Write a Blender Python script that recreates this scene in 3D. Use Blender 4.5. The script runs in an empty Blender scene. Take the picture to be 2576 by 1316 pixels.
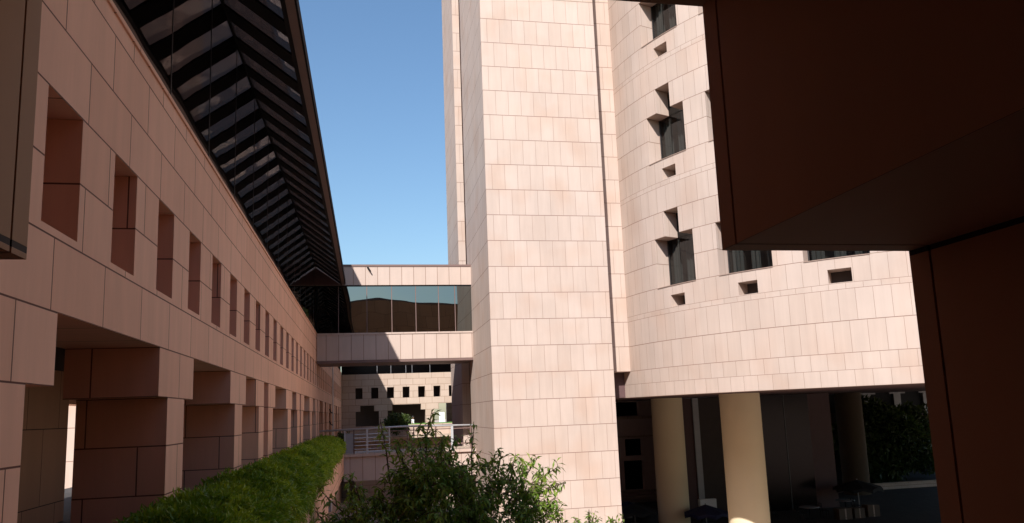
import bpy, bmesh, math, random
from mathutils import Vector, Matrix
rnd = random.Random(7)
U = 0.6                       # one stone module of the drawing grid = 0.6 m ; eye level is z = 0
SC = bpy.context.scene
COL = SC.collection

# ------------------------------------------------------------------ camera
cd = bpy.data.cameras.new('camera'); cam = bpy.data.objects.new('camera', cd); COL.objects.link(cam); SC.camera = cam
cd.sensor_width = 36; cd.sensor_fit = 'HORIZONTAL'; cd.lens = 1870.1/2576*36; cd.shift_y = 94.66/2576
cd.clip_start = 0.05; cd.clip_end = 5000
r = Vector((0.98158, -0.18729, -0.03768)); u = Vector((0.00862, -0.15360, 0.98810)); f = Vector((0.19085, 0.97022, 0.14916))
u = (u - r*u.dot(r)).normalized(); r.normalize(); f = (-r.cross(u)).normalized()
cam.matrix_world = Matrix(((r.x, u.x, -f.x, 0), (r.y, u.y, -f.y, 0), (r.z, u.z, -f.z, 0), (0, 0, 0, 1)))

# ------------------------------------------------------------------ light
SUN = Vector((0.49, 1.16, -1.02)).normalized()       # direction the light travels
elev = math.asin(-SUN.z); azim = math.atan2(-SUN.x, -SUN.y)
w = bpy.data.worlds.new('World'); SC.world = w; w.use_nodes = True
nt = w.node_tree; bg = nt.nodes['Background']; sky = nt.nodes.new('ShaderNodeTexSky'); sky.sky_type = 'NISHITA'
sky.sun_disc = False; sky.sun_elevation = elev; sky.sun_rotation = azim
sky.air_density = 1.6; sky.dust_density = 0.8; sky.ozone_density = 7
nt.links.new(sky.outputs[0], bg.inputs[0]); bg.inputs[1].default_value = 0.069
sl = bpy.data.lights.new('sun', 'SUN'); sl.energy = 3.3; sl.angle = math.radians(0.53); sl.color = (1.0, 0.965, 0.92)
so = bpy.data.objects.new('sun', sl); COL.objects.link(so); so.rotation_euler = SUN.to_track_quat('-Z', 'Y').to_euler()
SC.view_settings.view_transform = 'Standard'; SC.view_settings.look = 'None'; SC.view_settings.gamma = 1
SC.view_settings.exposure = 1.12
SC.render.engine = 'CYCLES'
try:
    SC.cycles.max_bounces = 10; SC.cycles.diffuse_bounces = 5; SC.cycles.glossy_bounces = 5; SC.cycles.transparent_max_bounces = 12
    SC.cycles.caustics_reflective = False; SC.cycles.caustics_refractive = False; SC.cycles.blur_glossy = 0.5
except Exception: pass

# ------------------------------------------------------------------ materials
def newmat(name):
    m = bpy.data.materials.new(name); m.use_nodes = True
    return m, m.node_tree, m.node_tree.nodes['Principled BSDF']
def plain(name, col, rough=0.6, metal=0.0, var=0.12, scale=3.0, spec=0.4, bump=0.0):
    m, t, b = newmat(name); n, l = t.nodes, t.links
    tc = n.new('ShaderNodeTexCoord'); no = n.new('ShaderNodeTexNoise'); no.inputs['Scale'].default_value = scale; no.inputs['Detail'].default_value = 5
    l.new(tc.outputs['Object'], no.inputs['Vector'])
    mr = n.new('ShaderNodeMapRange'); mr.inputs[3].default_value = 1-var; mr.inputs[4].default_value = 1+var
    l.new(no.outputs[0], mr.inputs[0])
    mx = n.new('ShaderNodeMix'); mx.data_type = 'RGBA'; mx.blend_type = 'MULTIPLY'; mx.inputs[0].default_value = 1
    mx.inputs[6].default_value = (*col, 1); l.new(mr.outputs[0], mx.inputs[7]); l.new(mx.outputs[2], b.inputs['Base Color'])
    b.inputs['Roughness'].default_value = rough; b.inputs['Metallic'].default_value = metal; b.inputs['Specular IOR Level'].default_value = spec
    if bump:
        bp = n.new('ShaderNodeBump'); bp.inputs['Strength'].default_value = bump; bp.inputs['Distance'].default_value = 0.02
        l.new(no.outputs[0], bp.inputs['Height']); l.new(bp.outputs[0], b.inputs['Normal'])
    return m
def stone(name, c1, c2, mortar, bw, rh, joint=0.03, offset=0.5, third=None, rough=0.75, stain=0.09, bed=None, bedw=0.02):
    """Cut stone cladding; the UV map is in modules, one brick = one slab."""
    m, t, b = newmat(name); n, l = t.nodes, t.links
    uv = n.new('ShaderNodeUVMap'); uv.uv_map = 'UVMap'
    br = n.new('ShaderNodeTexBrick'); br.offset = offset; br.offset_frequency = 2; br.squash = 1
    for k, v in (('Scale', 1), ('Mortar Size', joint), ('Mortar Smooth', 0.15), ('Bias', -0.12), ('Brick Width', bw), ('Row Height', rh)): br.inputs[k].default_value = v
    br.inputs['Color1'].default_value = (*c1, 1); br.inputs['Color2'].default_value = (*c2, 1); br.inputs['Mortar'].default_value = (*mortar, 1)
    l.new(uv.outputs[0], br.inputs['Vector'])
    # rain streaks: noise stretched along v, and fine grain
    mp = n.new('ShaderNodeMapping'); mp.inputs['Scale'].default_value = (2.6, 0.28, 1); l.new(uv.outputs[0], mp.inputs[0])
    n1 = n.new('ShaderNodeTexNoise'); n1.inputs['Scale'].default_value = 1; n1.inputs['Detail'].default_value = 6; n1.inputs['Roughness'].default_value = 0.62; l.new(mp.outputs[0], n1.inputs['Vector'])
    tc = n.new('ShaderNodeTexCoord'); n2 = n.new('ShaderNodeTexNoise'); n2.inputs['Scale'].default_value = 0.55; n2.inputs['Detail'].default_value = 8; l.new(tc.outputs['Object'], n2.inputs['Vector'])
    ad = n.new('ShaderNodeMath'); ad.operation = 'ADD'; l.new(n1.outputs[0], ad.inputs[0]); l.new(n2.outputs[0], ad.inputs[1])
    mr = n.new('ShaderNodeMapRange'); mr.inputs[1].default_value = 0.6; mr.inputs[2].default_value = 1.4; mr.inputs[3].default_value = 1-stain; mr.inputs[4].default_value = 1+stain
    l.new(ad.outputs[0], mr.inputs[0])
    mx = n.new('ShaderNodeMix'); mx.data_type = 'RGBA'; mx.blend_type = 'MULTIPLY'; mx.inputs[0].default_value = 1
    l.new(br.outputs['Color'], mx.inputs[6]); l.new(mr.outputs[0], mx.inputs[7])
    out = mx.outputs[2]
    if bed:
        b2 = n.new('ShaderNodeTexBrick'); b2.offset = 0
        for k, v in (('Scale', 1), ('Mortar Size', bedw), ('Mortar Smooth', 0.2), ('Brick Width', 5000), ('Row Height', rh)): b2.inputs[k].default_value = v
        sh = n.new('ShaderNodeVectorMath'); sh.operation = 'ADD'; sh.inputs[1].default_value = (2500, 0, 0); l.new(uv.outputs[0], sh.inputs[0]); l.new(sh.outputs[0], b2.inputs['Vector'])
        m3 = n.new('ShaderNodeMix'); m3.data_type = 'RGBA'; l.new(b2.outputs['Fac'], m3.inputs[0]); l.new(out, m3.inputs[6]); m3.inputs[7].default_value = (*bed, 1); out = m3.outputs[2]
    if third:                                   # slabs of another quarry tint, in random patches of the wall
        wn = n.new('ShaderNodeTexNoise'); wn.inputs['Scale'].default_value = 0.35; wn.inputs['Detail'].default_value = 1; l.new(uv.outputs[0], wn.inputs['Vector'])
        r2 = n.new('ShaderNodeMapRange'); r2.inputs[1].default_value = 0.5; r2.inputs[2].default_value = 0.72; l.new(wn.outputs[0], r2.inputs[0])
        sb = n.new('ShaderNodeMath'); sb.operation = 'MULTIPLY'; l.new(r2.outputs[0], sb.inputs[0]); sb.inputs[1].default_value = 0.5
        m2 = n.new('ShaderNodeMix'); m2.data_type = 'RGBA'; m2.blend_type = 'MULTIPLY'; l.new(sb.outputs[0], m2.inputs[0]); l.new(out, m2.inputs[6]); m2.inputs[7].default_value = (*third, 1)
        out = m2.outputs[2]
    l.new(out, b.inputs['Base Color']); b.inputs['Roughness'].default_value = rough; b.inputs['Specular IOR Level'].default_value = 0.25
    inv = n.new('ShaderNodeMath'); inv.operation = 'MULTIPLY_ADD'; inv.inputs[1].default_value = -1; inv.inputs[2].default_value = 1; l.new(br.outputs['Fac'], inv.inputs[0])
    bp = n.new('ShaderNodeBump'); bp.inputs['Strength'].default_value = 0.5; bp.inputs['Distance'].default_value = 0.01; l.new(inv.outputs[0], bp.inputs['Height'])
    l.new(bp.outputs[0], b.inputs['Normal'])
    return m
def mirror_glass(name, col, rough=0.015, wave=0.015, wscale=0.5):
    m, t, b = newmat(name); n, l = t.nodes, t.links
    b.inputs['Base Color'].default_value = (*col, 1); b.inputs['Metallic'].default_value = 1; b.inputs['Roughness'].default_value = rough
    tc = n.new('ShaderNodeTexCoord'); no = n.new('ShaderNodeTexNoise'); no.inputs['Scale'].default_value = wscale; no.inputs['Detail'].default_value = 1
    l.new(tc.outputs['Object'], no.inputs['Vector'])
    bp = n.new('ShaderNodeBump'); bp.inputs['Strength'].default_value = 1; bp.inputs['Distance'].default_value = wave; l.new(no.outputs[0], bp.inputs['Height']); l.new(bp.outputs[0], b.inputs['Normal'])
    return m
def window_glass(name, tint=(.42, .43, .42)):
    m, t, b = newmat(name); n, l = t.nodes, t.links
    tr = n.new('ShaderNodeBsdfTransparent'); tr.inputs[0].default_value = (*tint, 1); gl = n.new('ShaderNodeBsdfGlossy'); gl.inputs['Roughness'].default_value = 0.01
    lw = n.new('ShaderNodeLayerWeight'); lw.inputs[0].default_value = 0.5
    pw = n.new('ShaderNodeMath'); pw.operation = 'POWER'; l.new(lw.outputs['Facing'], pw.inputs[0]); pw.inputs[1].default_value = 4
    fr = n.new('ShaderNodeMath'); fr.operation = 'MULTIPLY_ADD'; l.new(pw.outputs[0], fr.inputs[0]); fr.inputs[1].default_value = 0.5; fr.inputs[2].default_value = 0.06
    mx = n.new('ShaderNodeMixShader'); l.new(fr.outputs[0], mx.inputs[0]); l.new(tr.outputs[0], mx.inputs[1]); l.new(gl.outputs[0], mx.inputs[2])
    l.new(mx.outputs[0], n['Material Output'].inputs[0]); return m
def leafmat(name, c, c2, trans=0.42):
    m, t, b = newmat(name); n, l = t.nodes, t.links
    at = n.new('ShaderNodeVertexColor'); at.layer_name = 'tone'
    mx = n.new('ShaderNodeMix'); mx.data_type = 'RGBA'; l.new(at.outputs[0], mx.inputs[0]); mx.inputs[6].default_value = (*c, 1); mx.inputs[7].default_value = (*c2, 1)
    l.new(mx.outputs[2], b.inputs['Base Color']); b.inputs['Roughness'].default_value = 0.42; b.inputs['Specular IOR Level'].default_value = 0.5
    tl = n.new('ShaderNodeBsdfTranslucent'); l.new(mx.outputs[2], tl.inputs[0]); ms = n.new('ShaderNodeMixShader'); ms.inputs[0].default_value = trans
    l.new(b.outputs[0], ms.inputs[1]); l.new(tl.outputs[0], ms.inputs[2]); l.new(ms.outputs[0], n['Material Output'].inputs[0]); return m

PALE = ((.50, .392, .334), (.465, .357, .298)); PM = (.29, .20, .16)
M_tower = stone('pale_pink_stone_slabs', *PALE, (.35, .255, .21), 1.0, 1.99, 0.018, third=(.95, .83, .75), bed=(.20, .12, .095), bedw=0.022)
M_drum = stone('pale_pink_curved_slabs', *PALE, PM, 1.0, 1.0, 0.012, third=(.96, .86, .80), bed=(.24, .155, .12), bedw=0.013)
M_bridge = stone('pale_pink_parapet_slabs', *PALE, PM, 1.02, 50.0, 0.03, offset=0)
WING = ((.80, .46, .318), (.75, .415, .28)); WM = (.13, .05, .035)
M_wing = stone('shade_warmed_rose_slabs', *WING, WM, 2.03, 1.01, 0.014, stain=0.12)  # warmer than the tower stone: the wing's tone in shade is in this colour
M_fore = stone('shade_darkened_large_slabs', (.44, .23, .13), (.39, .20, .11), (.03, .012, .01), 2.03, 2.03, 0.012)  # darker copy of the wing stone, with the near wing's shade in its colour
M_far = stone('buff_stone_slabs', (.48, .37, .30), (.43, .32, .25), (.27, .18, .13), 2.03, 1.01, 0.03)
M_brown = plain('dark_brown_fascia_metal', (.17, .105, .09), 0.5, 0.1)
M_bcol = plain('shade_browned_column_render', (.075, .05, .03), 0.85)  # darkened from the cream render to put shade into the deep column's colour
M_beam = plain('charcoal_beam_metal', (.014, .012, .013), 0.8, 0.0, spec=0.1)
M_soffit = window_glass('smoked_roof_glass', (.18, .155, .145))
_n = M_soffit.node_tree.nodes; _l = M_soffit.node_tree.links; _mx = [q for q in _n if q.type == 'MIX_SHADER'][0]
_tl = _n.new('ShaderNodeBsdfTranslucent'); _tl.inputs[0].default_value = (.095, .075, .066, 1); _ad = _n.new('ShaderNodeAddShader')
_l.new(_mx.outputs[0], _ad.inputs[0]); _l.new(_tl.outputs[0], _ad.inputs[1]); _l.new(_ad.outputs[0], _n['Material Output'].inputs[0])
M_glass = mirror_glass('smoked_curtain_glass', (.56, .52, .52), 0.02, 0.006, 0.5)
M_bglass = mirror_glass('green_tinted_bridge_glass', (.235, .25, .235), 0.008, 0.03, 0.35)
M_dglass = mirror_glass('black_tinted_glass', (.02, .016, .016), 0.22, 0.01, 0.4)
M_wglass = window_glass('clear_window_glass')
M_frame = plain('dark_window_frame_metal', (.05, .045, .045), 0.4, 0.5)
M_curt = plain('grey_curtain_cloth', (.11, .112, .108), 0.9)
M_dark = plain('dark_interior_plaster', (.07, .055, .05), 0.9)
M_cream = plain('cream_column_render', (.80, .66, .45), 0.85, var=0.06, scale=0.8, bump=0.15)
M_steel = plain('brushed_steel', (.52, .52, .53), 0.4, 0.3, var=0.05)
M_grey = plain('grey_painted_metal', (.30, .29, .30), 0.5, 0.2)
M_white = plain('white_paint', (.78, .78, .80), 0.6, var=0.03)
M_bark = plain('grey_brown_bark', (.11, .075, .05), 0.9, var=0.35, scale=12, bump=0.5)
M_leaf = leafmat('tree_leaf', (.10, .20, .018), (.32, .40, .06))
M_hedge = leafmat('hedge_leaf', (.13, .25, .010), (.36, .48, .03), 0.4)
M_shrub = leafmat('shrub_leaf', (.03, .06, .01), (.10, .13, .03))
M_core = plain('hedge_inner_twigs', (.018, .032, .006), 1.0)
M_grass = plain('lawn_grass', (.09, .19, .03), 0.9, var=0.35, scale=6, bump=0.8)
M_pave = stone('grey_paving', (.50, .39, .30), (.44, .34, .26), (.12, .10, .09), 1.0, 1.0, 0.02)
M_dpave = stone('shade_darkened_paving', (.075, .068, .065), (.06, .055, .052), (.03, .03, .03), 1.0, 1.0, 0.02)  # paving darkened to stand in for shade and to cut bounce light
M_dusty = plain('dusty_pink_wall_render', (.62, .49, .47), 0.85)
M_navy = plain('navy_canvas', (.018, .018, .06), 0.8)
M_black = plain('black_canvas', (.012, .012, .014), 0.8)
M_terra = plain('brown_cardboard', (.11, .08, .06), 0.8)
M_maroon = plain('dark_maroon_paint_and_shade', (.10, .055, .055), 0.7)  # wall paint; also colours the panel that stands for shade at the gable
M_skin = plain('brown_skin', (.16, .085, .05), 0.6); M_hair = plain('black_hair', (.012, .01, .01), 0.6); M_kurta = plain('white_cotton', (.75, .73, .76), 0.9)

# ------------------------------------------------------------------ mesh helpers (coordinates in modules)
class MB:
    def __init__(s): s.v = []; s.f = []; s.uv = []; s.col = None
    def face(s, pts, uvs=None):
        k = len(s.v); s.v += [tuple(c*U for c in p) for p in pts]; s.f.append(tuple(range(k, k+len(pts)))); s.uv += list(uvs) if uvs else [(0, 0)]*len(pts)
    def box(s, x0, x1, y0, y1, z0, z1, off=(0, 0)):
        X = (x0, x1); Y = (y0, y1); Z = (z0, z1); a, b = off
        for q in (0, 1):
            s.face([(X[q], Y[i], Z[j]) for i, j in ((0, 0), (1, 0), (1, 1), (0, 1))], [(Y[i]+a, Z[j]+b) for i, j in ((0, 0), (1, 0), (1, 1), (0, 1))])
            s.face([(X[i], Y[q], Z[j]) for i, j in ((0, 0), (1, 0), (1, 1), (0, 1))], [(X[i]+a, Z[j]+b) for i, j in ((0, 0), (1, 0), (1, 1), (0, 1))])
            s.face([(X[i], Y[j], Z[q]) for i, j in ((0, 0), (1, 0), (1, 1), (0, 1))], [(X[i]+a, Y[j]+b) for i, j in ((0, 0), (1, 0), (1, 1), (0, 1))])
        return s
    def prism(s, poly, axis, a0, a1):
        """extrude polygon (2D) along axis: 'x' poly=(y,z) 'y' poly=(x,z) 'z' poly=(x,y)"""
        def P(p, a): return {'x': (a, p[0], p[1]), 'y': (p[0], a, p[1]), 'z': (p[0], p[1], a)}[axis]
        for a in (a0, a1): s.face([P(p, a) for p in poly], poly)
        for i in range(len(poly)):
            p, q = poly[i], poly[(i+1) % len(poly)]; d = math.dist(p, q)
            s.face([P(p, a0), P(q, a0), P(q, a1), P(p, a1)], [(a0, 0), (a0, d), (a1, d), (a1, 0)])
        return s
    def tube(s, pts, rad, n=8, cap=True):
        pts = [Vector(p) for p in pts]; rad = rad if isinstance(rad, (list, tuple)) else [rad]*len(pts); rings = []
        for i, p in enumerate(pts):
            d = (pts[min(i+1, len(pts)-1)]-pts[max(i-1, 0)]).normalized(); a = Vector((0, 0, 1)) if abs(d.z) < .9 else Vector((1, 0, 0))
            e = d.cross(a).normalized(); g = d.cross(e); rings.append([p+(e*math.cos(t)+g*math.sin(t))*rad[i] for t in [2*math.pi*k/n for k in range(n)]])
        for A, B in zip(rings, rings[1:]):
            for k in range(n): s.face([A[k], A[(k+1) % n], B[(k+1) % n], B[k]])
        if cap: s.face(rings[0]); s.face(rings[-1])
        return s
    def lathe(s, prof, c, n=24):
        for (r0, z0), (r1, z1) in zip(prof, prof[1:]):
            for k in range(n):
                a, b = 2*math.pi*k/n, 2*math.pi*(k+1)/n
                s.face([(c[0]+r0*math.cos(a), c[1]+r0*math.sin(a), c[2]+z0), (c[0]+r0*math.cos(b), c[1]+r0*math.sin(b), c[2]+z0), (c[0]+r1*math.cos(b), c[1]+r1*math.sin(b), c[2]+z1), (c[0]+r1*math.cos(a), c[1]+r1*math.sin(a), c[2]+z1)])
        return s
    def build(s, name, mat, parent=None, weld=True, smooth=False, bevel=0):
        me = bpy.data.meshes.new(name); me.from_pydata(s.v, [], s.f)
        ul = me.uv_layers.new(name='UVMap'); ul.data.foreach_set('uv', [c for t in s.uv for c in t])
        if weld:
            bm = bmesh.new(); bm.from_mesh(me); bmesh.ops.remove_doubles(bm, verts=bm.verts, dist=1e-4)
            bmesh.ops.recalc_face_normals(bm, faces=bm.faces)
            if bevel: bmesh.ops.bevel(bm, geom=[e for e in bm.edges if len(e.link_faces) == 2 and e.calc_face_angle(0) > .5], offset=bevel*U, segments=2, affect='EDGES', profile=.5)
            bm.to_mesh(me); bm.free()
        if s.col:
            ca = me.color_attributes.new('tone', 'FLOAT_COLOR', 'CORNER'); ca.data.foreach_set('color', s.col)
        if smooth:
            for p in me.polygons: p.use_smooth = True
        me.materials.append(mat); o = bpy.data.objects.new(name, me); COL.objects.link(o)
        if parent: o.parent = parent; o.matrix_parent_inverse = parent.matrix_world.inverted()
        return o
def tag(o, label=None, cat=None, group=None, kind=None):
    if label: o['label'] = label
    if cat: o['category'] = cat
    if group: o['group'] = group
    if kind: o['kind'] = kind
    return o
def thing(name, label, cat, loc=(0, 0, 0), group=None):
    o = bpy.data.objects.new(name, None); COL.objects.link(o); o.location = [c*U for c in loc]; o.matrix_world = Matrix.Translation(o.location); o.empty_display_size = .2
    return tag(o, label, cat, group)
def part(name, mat, parent, *boxes, bevel=0, off=(0, 0)):
    m = MB()
    for b in boxes: m.box(*b, off=off)
    return m.build(name, mat, parent, bevel=bevel)
def copy_tree(o, off, parent=None, label=None):
    """copy a thing with its parts and sub-parts; off in modules"""
    c = o.copy(); COL.objects.link(c)
    if parent is None:
        c.location = o.location + Vector(off)*U
        if label: c['label'] = label
    else: c.parent = parent; c.matrix_parent_inverse = o.matrix_parent_inverse.copy()
    for ch in [x for x in bpy.data.objects if x.parent == o]: copy_tree(ch, off, c)
    return c
def gridwall(mb, us, vs, solid, P, t, vmap=lambda v: v, uoff=0.0, umap=lambda u: u, back=True):
    """wall made on a grid of cells with real holes: P(u, v, depth) -> point"""
    us = sorted(set(round(x, 4) for x in us)); vs = sorted(set(round(x, 4) for x in vs))
    S = [[solid((us[i]+us[i+1])/2, (vs[j]+vs[j+1])/2) for j in range(len(vs)-1)] for i in range(len(us)-1)]
    nu, nv = len(us)-1, len(vs)-1
    g = lambda i, j: 0 <= i < nu and 0 <= j < nv and S[i][j]
    for i in range(nu):
        for j in range(nv):
            if not S[i][j]: continue
            a, b, c, d = us[i], us[i+1], vs[j], vs[j+1]; A, B, Cc, D = umap(a)+uoff, umap(b)+uoff, vmap(c), vmap(d)
            mb.face([P(a, c, 0), P(b, c, 0), P(b, d, 0), P(a, d, 0)], [(A, Cc), (B, Cc), (B, D), (A, D)])
            if back: mb.face([P(a, c, t), P(b, c, t), P(b, d, t), P(a, d, t)], [(A, Cc), (B, Cc), (B, D), (A, D)])
            for (uu, ok) in ((a, g(i-1, j)), (b, g(i+1, j))):
                if not ok:
                    W = umap(uu)+uoff; mb.face([P(uu, c, 0), P(uu, d, 0), P(uu, d, t), P(uu, c, t)], [(W+.4, Cc), (W+.4, D), (W+.4+t, D), (W+.4+t, Cc)])
            for (vv, ok) in ((c, g(i, j-1)), (d, g(i, j+1))):
                if not ok: mb.face([P(a, vv, 0), P(b, vv, 0), P(b, vv, t), P(a, vv, t)], [(A, .3), (B, .3), (B, .3+t*.3), (A, .3+t*.3)])
    return mb
def inr(x, a, b): return a < x < b

G = -12.35      # courtyard ground
T = -2.60       # terrace floor level
# ------------------------------------------------------------------ setting
gm = MB(); gm.face([(-900, -900, G), (900, -900, G), (900, 1800, G), (-900, 1800, G)], [(-900, -900), (900, -900), (900, 1800), (-900, 1800)])
tag(gm.build('ground', M_pave), kind='structure')

fl = MB(); fl.face([(22.5, 66, G+.007), (100, 66, G+.007), (100, 120, G+.007), (22.5, 120, G+.007)], [(22.5, 66), (100, 66), (100, 120), (22.5, 120)])  # dark sheet laid over the paving, standing in for shade under the drum
tag(fl.build('undercroft_shade_sheet', M_dpave), kind='structure')

# ------------------------------------------------------------------ left wing (long arcaded office wing)
YE = 122.0
wing = thing('office_wing', 'long shaded rose-stone wing on the left, narrow windows above a stepped arcade', 'building', (-4.2, 60, G))
WX = -4.2; WT = 1.78
wins = [(10.47+2.722*k, 10.47+2.722*k+1.25) for k in range(-3, 41) if 10.47+2.722*k+1.25 < YE-1]
openL = []   # lower openings (pier to pier) and (cap to cap)
base = [((10.3, 17.07), (11.16, 16.35)), ((18.55, 25.3), (19.4, 24.45)), ((26.72, 30.7), (27.45, 29.8)), ((32.1, 33.5), (32.1, 33.5)), ((35.04, 41.4), (35.9, 40.55))]
for o in base: openL.append(o)
p0 = [((43.1, 46.85), (43.75, 46.15)), ((48.45, 49.4), (48.45, 49.4)), ((51.0, 57.1), (51.8, 56.2)), ((59.0, 62.9), (59.8, 62.2))]
for k in range(5):
    for a, b in p0:
        d = 16.2*k
        if a[1]+d < YE-1.5: openL.append(((a[0]+d, a[1]+d), (b[0]+d, b[1]+d)))
    for a, b in [((64.4, 65.6), (64.4, 65.6))]: pass
openL.append(((4.2, 7.9), (5.0, 7.1)))
def wing_solid(y, z):
    if z > 2.71 and z < 4.6: return not any(a < y < b for a, b in wins)
    if 0.57 < z < 1.58: return not any(b[0] < y < b[1] for a, b in openL)
    if T < z < 0.57: return not any(a[0] < y < a[1] for a, b in openL)
    return True
us = [2.62, YE] + [v for p in wins for v in p] + [v for o in openL for q in o for v in q]
vs = [G, T, .57, 1.58, 2.71, 4.6, 6.98]
m = MB(); gridwall(m, us, vs, wing_solid, lambda a, b, d: (WX-d, a, b), WT, vmap=lambda v: v-.57-1.01*3+20.2, uoff=.24)
m.build('wall', M_wing, wing)
part('coping', M_wing, wing, (WX-WT-.05, WX+.04, 2.62, YE, 6.98, 7.07), off=(0, .3))
# recessed glazing at the back of every narrow window
proto = None
for a, b in wins:
    if a < 2: continue
    if proto is None:
        proto = part('window', M_frame, wing, (WX-1.62, WX-1.56, a, a+.07, 2.71, 4.6), (WX-1.62, WX-1.56, b-.07, b, 2.71, 4.6), (WX-1.62, WX-1.56, a+.07, b-.07, 2.71, 2.78), (WX-1.62, WX-1.56, a+.07, b-.07, 4.53, 4.6))
        pane = part('pane', M_dglass, proto, (WX-1.60, WX-1.58, a+.07, b-.07, 2.78, 4.53)); a0 = a
    else:
        c = proto.copy(); COL.objects.link(c); c.parent = wing; c.matrix_parent_inverse = proto.matrix_parent_inverse.copy(); c.location.y += (a-a0)*U
        d = pane.copy(); COL.objects.link(d); d.parent = c
# building core behind: ceiling of the arcade, core walls with one gap to the sunlit court beyond
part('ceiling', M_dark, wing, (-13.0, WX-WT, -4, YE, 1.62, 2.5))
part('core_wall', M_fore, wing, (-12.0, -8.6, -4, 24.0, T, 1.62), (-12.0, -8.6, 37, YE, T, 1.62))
part('cross_wall', M_wing, wing, (-8.6, WX-WT, 112, 113, T, 1.62))
part('lintel', M_wing, wing, (-13.0, -12.0, 24.0, 37, .98, 1.62))
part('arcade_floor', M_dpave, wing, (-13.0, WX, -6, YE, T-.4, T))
part('upper_storey', M_wing, wing, (-13.0, WX-WT, -4, YE, 2.5, 7.0))
# attic storey above the canopy: its roof edge throws the long diagonal shadow
part('attic_wall', M_tower, wing, (-14.0, -4.62, 2.62, 131, 12.6, 19.35))
part('attic_base', M_dark, wing, (-14.0, -4.5, 2.62, YE, 7.0, 12.6))
part('roof_edge', M_brown, wing, (-14.2, -4.55, 2.62, 131, 19.35, 19.55))
# canopy: mirror glass wall, sloping smoked soffit on dark beams, brown fascia
RZ, RX, EZ, EX = 12.62, -4.25, 11.10, -2.09
Y0c, Y1c = 2.62, 63.3
canopy_y = (Y0c, Y1c)
def canopy(y0, y1):
    sl = (RZ-EZ)/(RX-EX)
    z = lambda x: EZ + (x-EX)*sl
    m = MB(); m.prism([(RX, RZ+.06), (EX, EZ+.06), (EX, EZ+.16), (RX, RZ+.16)], 'y', y0, y1); m.build('soffit', M_soffit, wing)
    part('ridge_beam', M_beam, wing, (RX-.3, RX+.04, y0, y1, RZ-.03, RZ+.5))
    m = MB(); m.prism([(EX, EZ-.05), (EX+.23, EZ-.02), (EX+.23, EZ+.165), (EX, EZ+.165)], 'y', y0, y1); m.build('fascia', M_brown, wing)
    m = MB(); m.prism([(EX+.235, EZ+.0), (EX+.29, EZ+.0), (EX+.29, EZ+.4), (EX+.235, EZ+.4)], 'y', y0, y1); m.build('gutter_trim', M_beam, wing)
    m = MB(); m.prism([(EX-.13, EZ-.05), (EX-.005, EZ-.05), (EX-.005, EZ+.06), (EX-.13, EZ+.10)], 'y', y0, y1); m.build('edge_beam', M_beam, wing)
    m = MB(); m.box(RX-.04, RX, y0, y1, 7.07, RZ); m.build('glass_wall', M_glass, wing)
    m = MB(); m.box(RX, RX+.02, y0, y1, 7.07, 7.12); m.build('sill_rail', M_beam, wing)
canopy(Y0c, Y1c)
m = MB(); m.prism([(RX, EZ-.02), (RX, RZ-.1), (EX-.1, EZ-.02)], 'y', 63.32, 63.42); m.build('gable_shade_panel', M_maroon, wing)  # dark panel standing in for canopy shade on the parapet stone
canopy(67.9, YE)
sl = (RZ-EZ)/(RX-EX); yb = 20.34-2.0*8; firstb = None
while yb < YE-2:
    if not (62.2 < yb < 67.9) and yb > 2.8:
        if firstb is None:
            m = MB(); m.prism([(RX+.02, RZ-.03), (EX-.13, EZ-.03), (EX-.13, EZ+.05), (RX+.02, RZ+.05)], 'y', yb+.1, yb+.98); firstb = m.build('beam', M_beam, wing); yfb = yb
        else:
            c = firstb.copy(); COL.objects.link(c); c.parent = wing; c.matrix_parent_inverse = firstb.matrix_parent_inverse.copy(); c.location.y += (yb-yfb)*U
    yb += 1.985
ym = 4.6; fm = None
while ym < YE-1:
    if not (63 < ym < 68):
        if fm is None: fm = part('mullion', M_frame, wing, (RX, RX+.012, ym, ym+.018, 7.2, RZ-.2)); y00 = ym
        else:
            c = fm.copy(); COL.objects.link(c); c.parent = wing; c.matrix_parent_inverse = fm.matrix_parent_inverse.copy(); c.location.y += (ym-y00)*U
    ym += 4.04
part('coping_glint_strips', M_white, wing, *[(WX-.02, WX+.0, y, y+d, 7.07, 7.07+h*.4) for y, d, h in ((12.6, 1.3, .17), (14.6, 1.6, .10), (17.2, .9, .13), (20.6, 2.4, .09), (24.5, 2.0, .12), (30.2, 1.6, .12), (34.5, 2.6, .1), (39.5, 1.1, .16), (41.2, .9, .16))])  # white strips standing in for bright sky reflections along the coping
# planter shelf in front of the arcade
part('planter_wall', M_wing, wing, (-2.18, -2.0, 8.0, 63.4, -4.6, -2.25))
part('planter_floor', M_wing, wing, (WX, -2.18, 8.0, 63.4, -4.6, T-.45))
part('service_box', M_grey, wing, (-2.0, -1.86, 39.3, 40.2, -4.62, -4.12))
# sunlit garden wall seen through the arcade
gw = thing('garden_wall', 'sunlit pale stone wall glimpsed through the dark arcade at far left', 'wall', (-20, 50, G))
part('slabs', M_tower, gw, (-40, -13.5, 50, 51, G, 3.6)); part('coping', M_tower, gw, (-40, -13.4, 49.9, 51.1, 3.6, 3.8))

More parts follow.
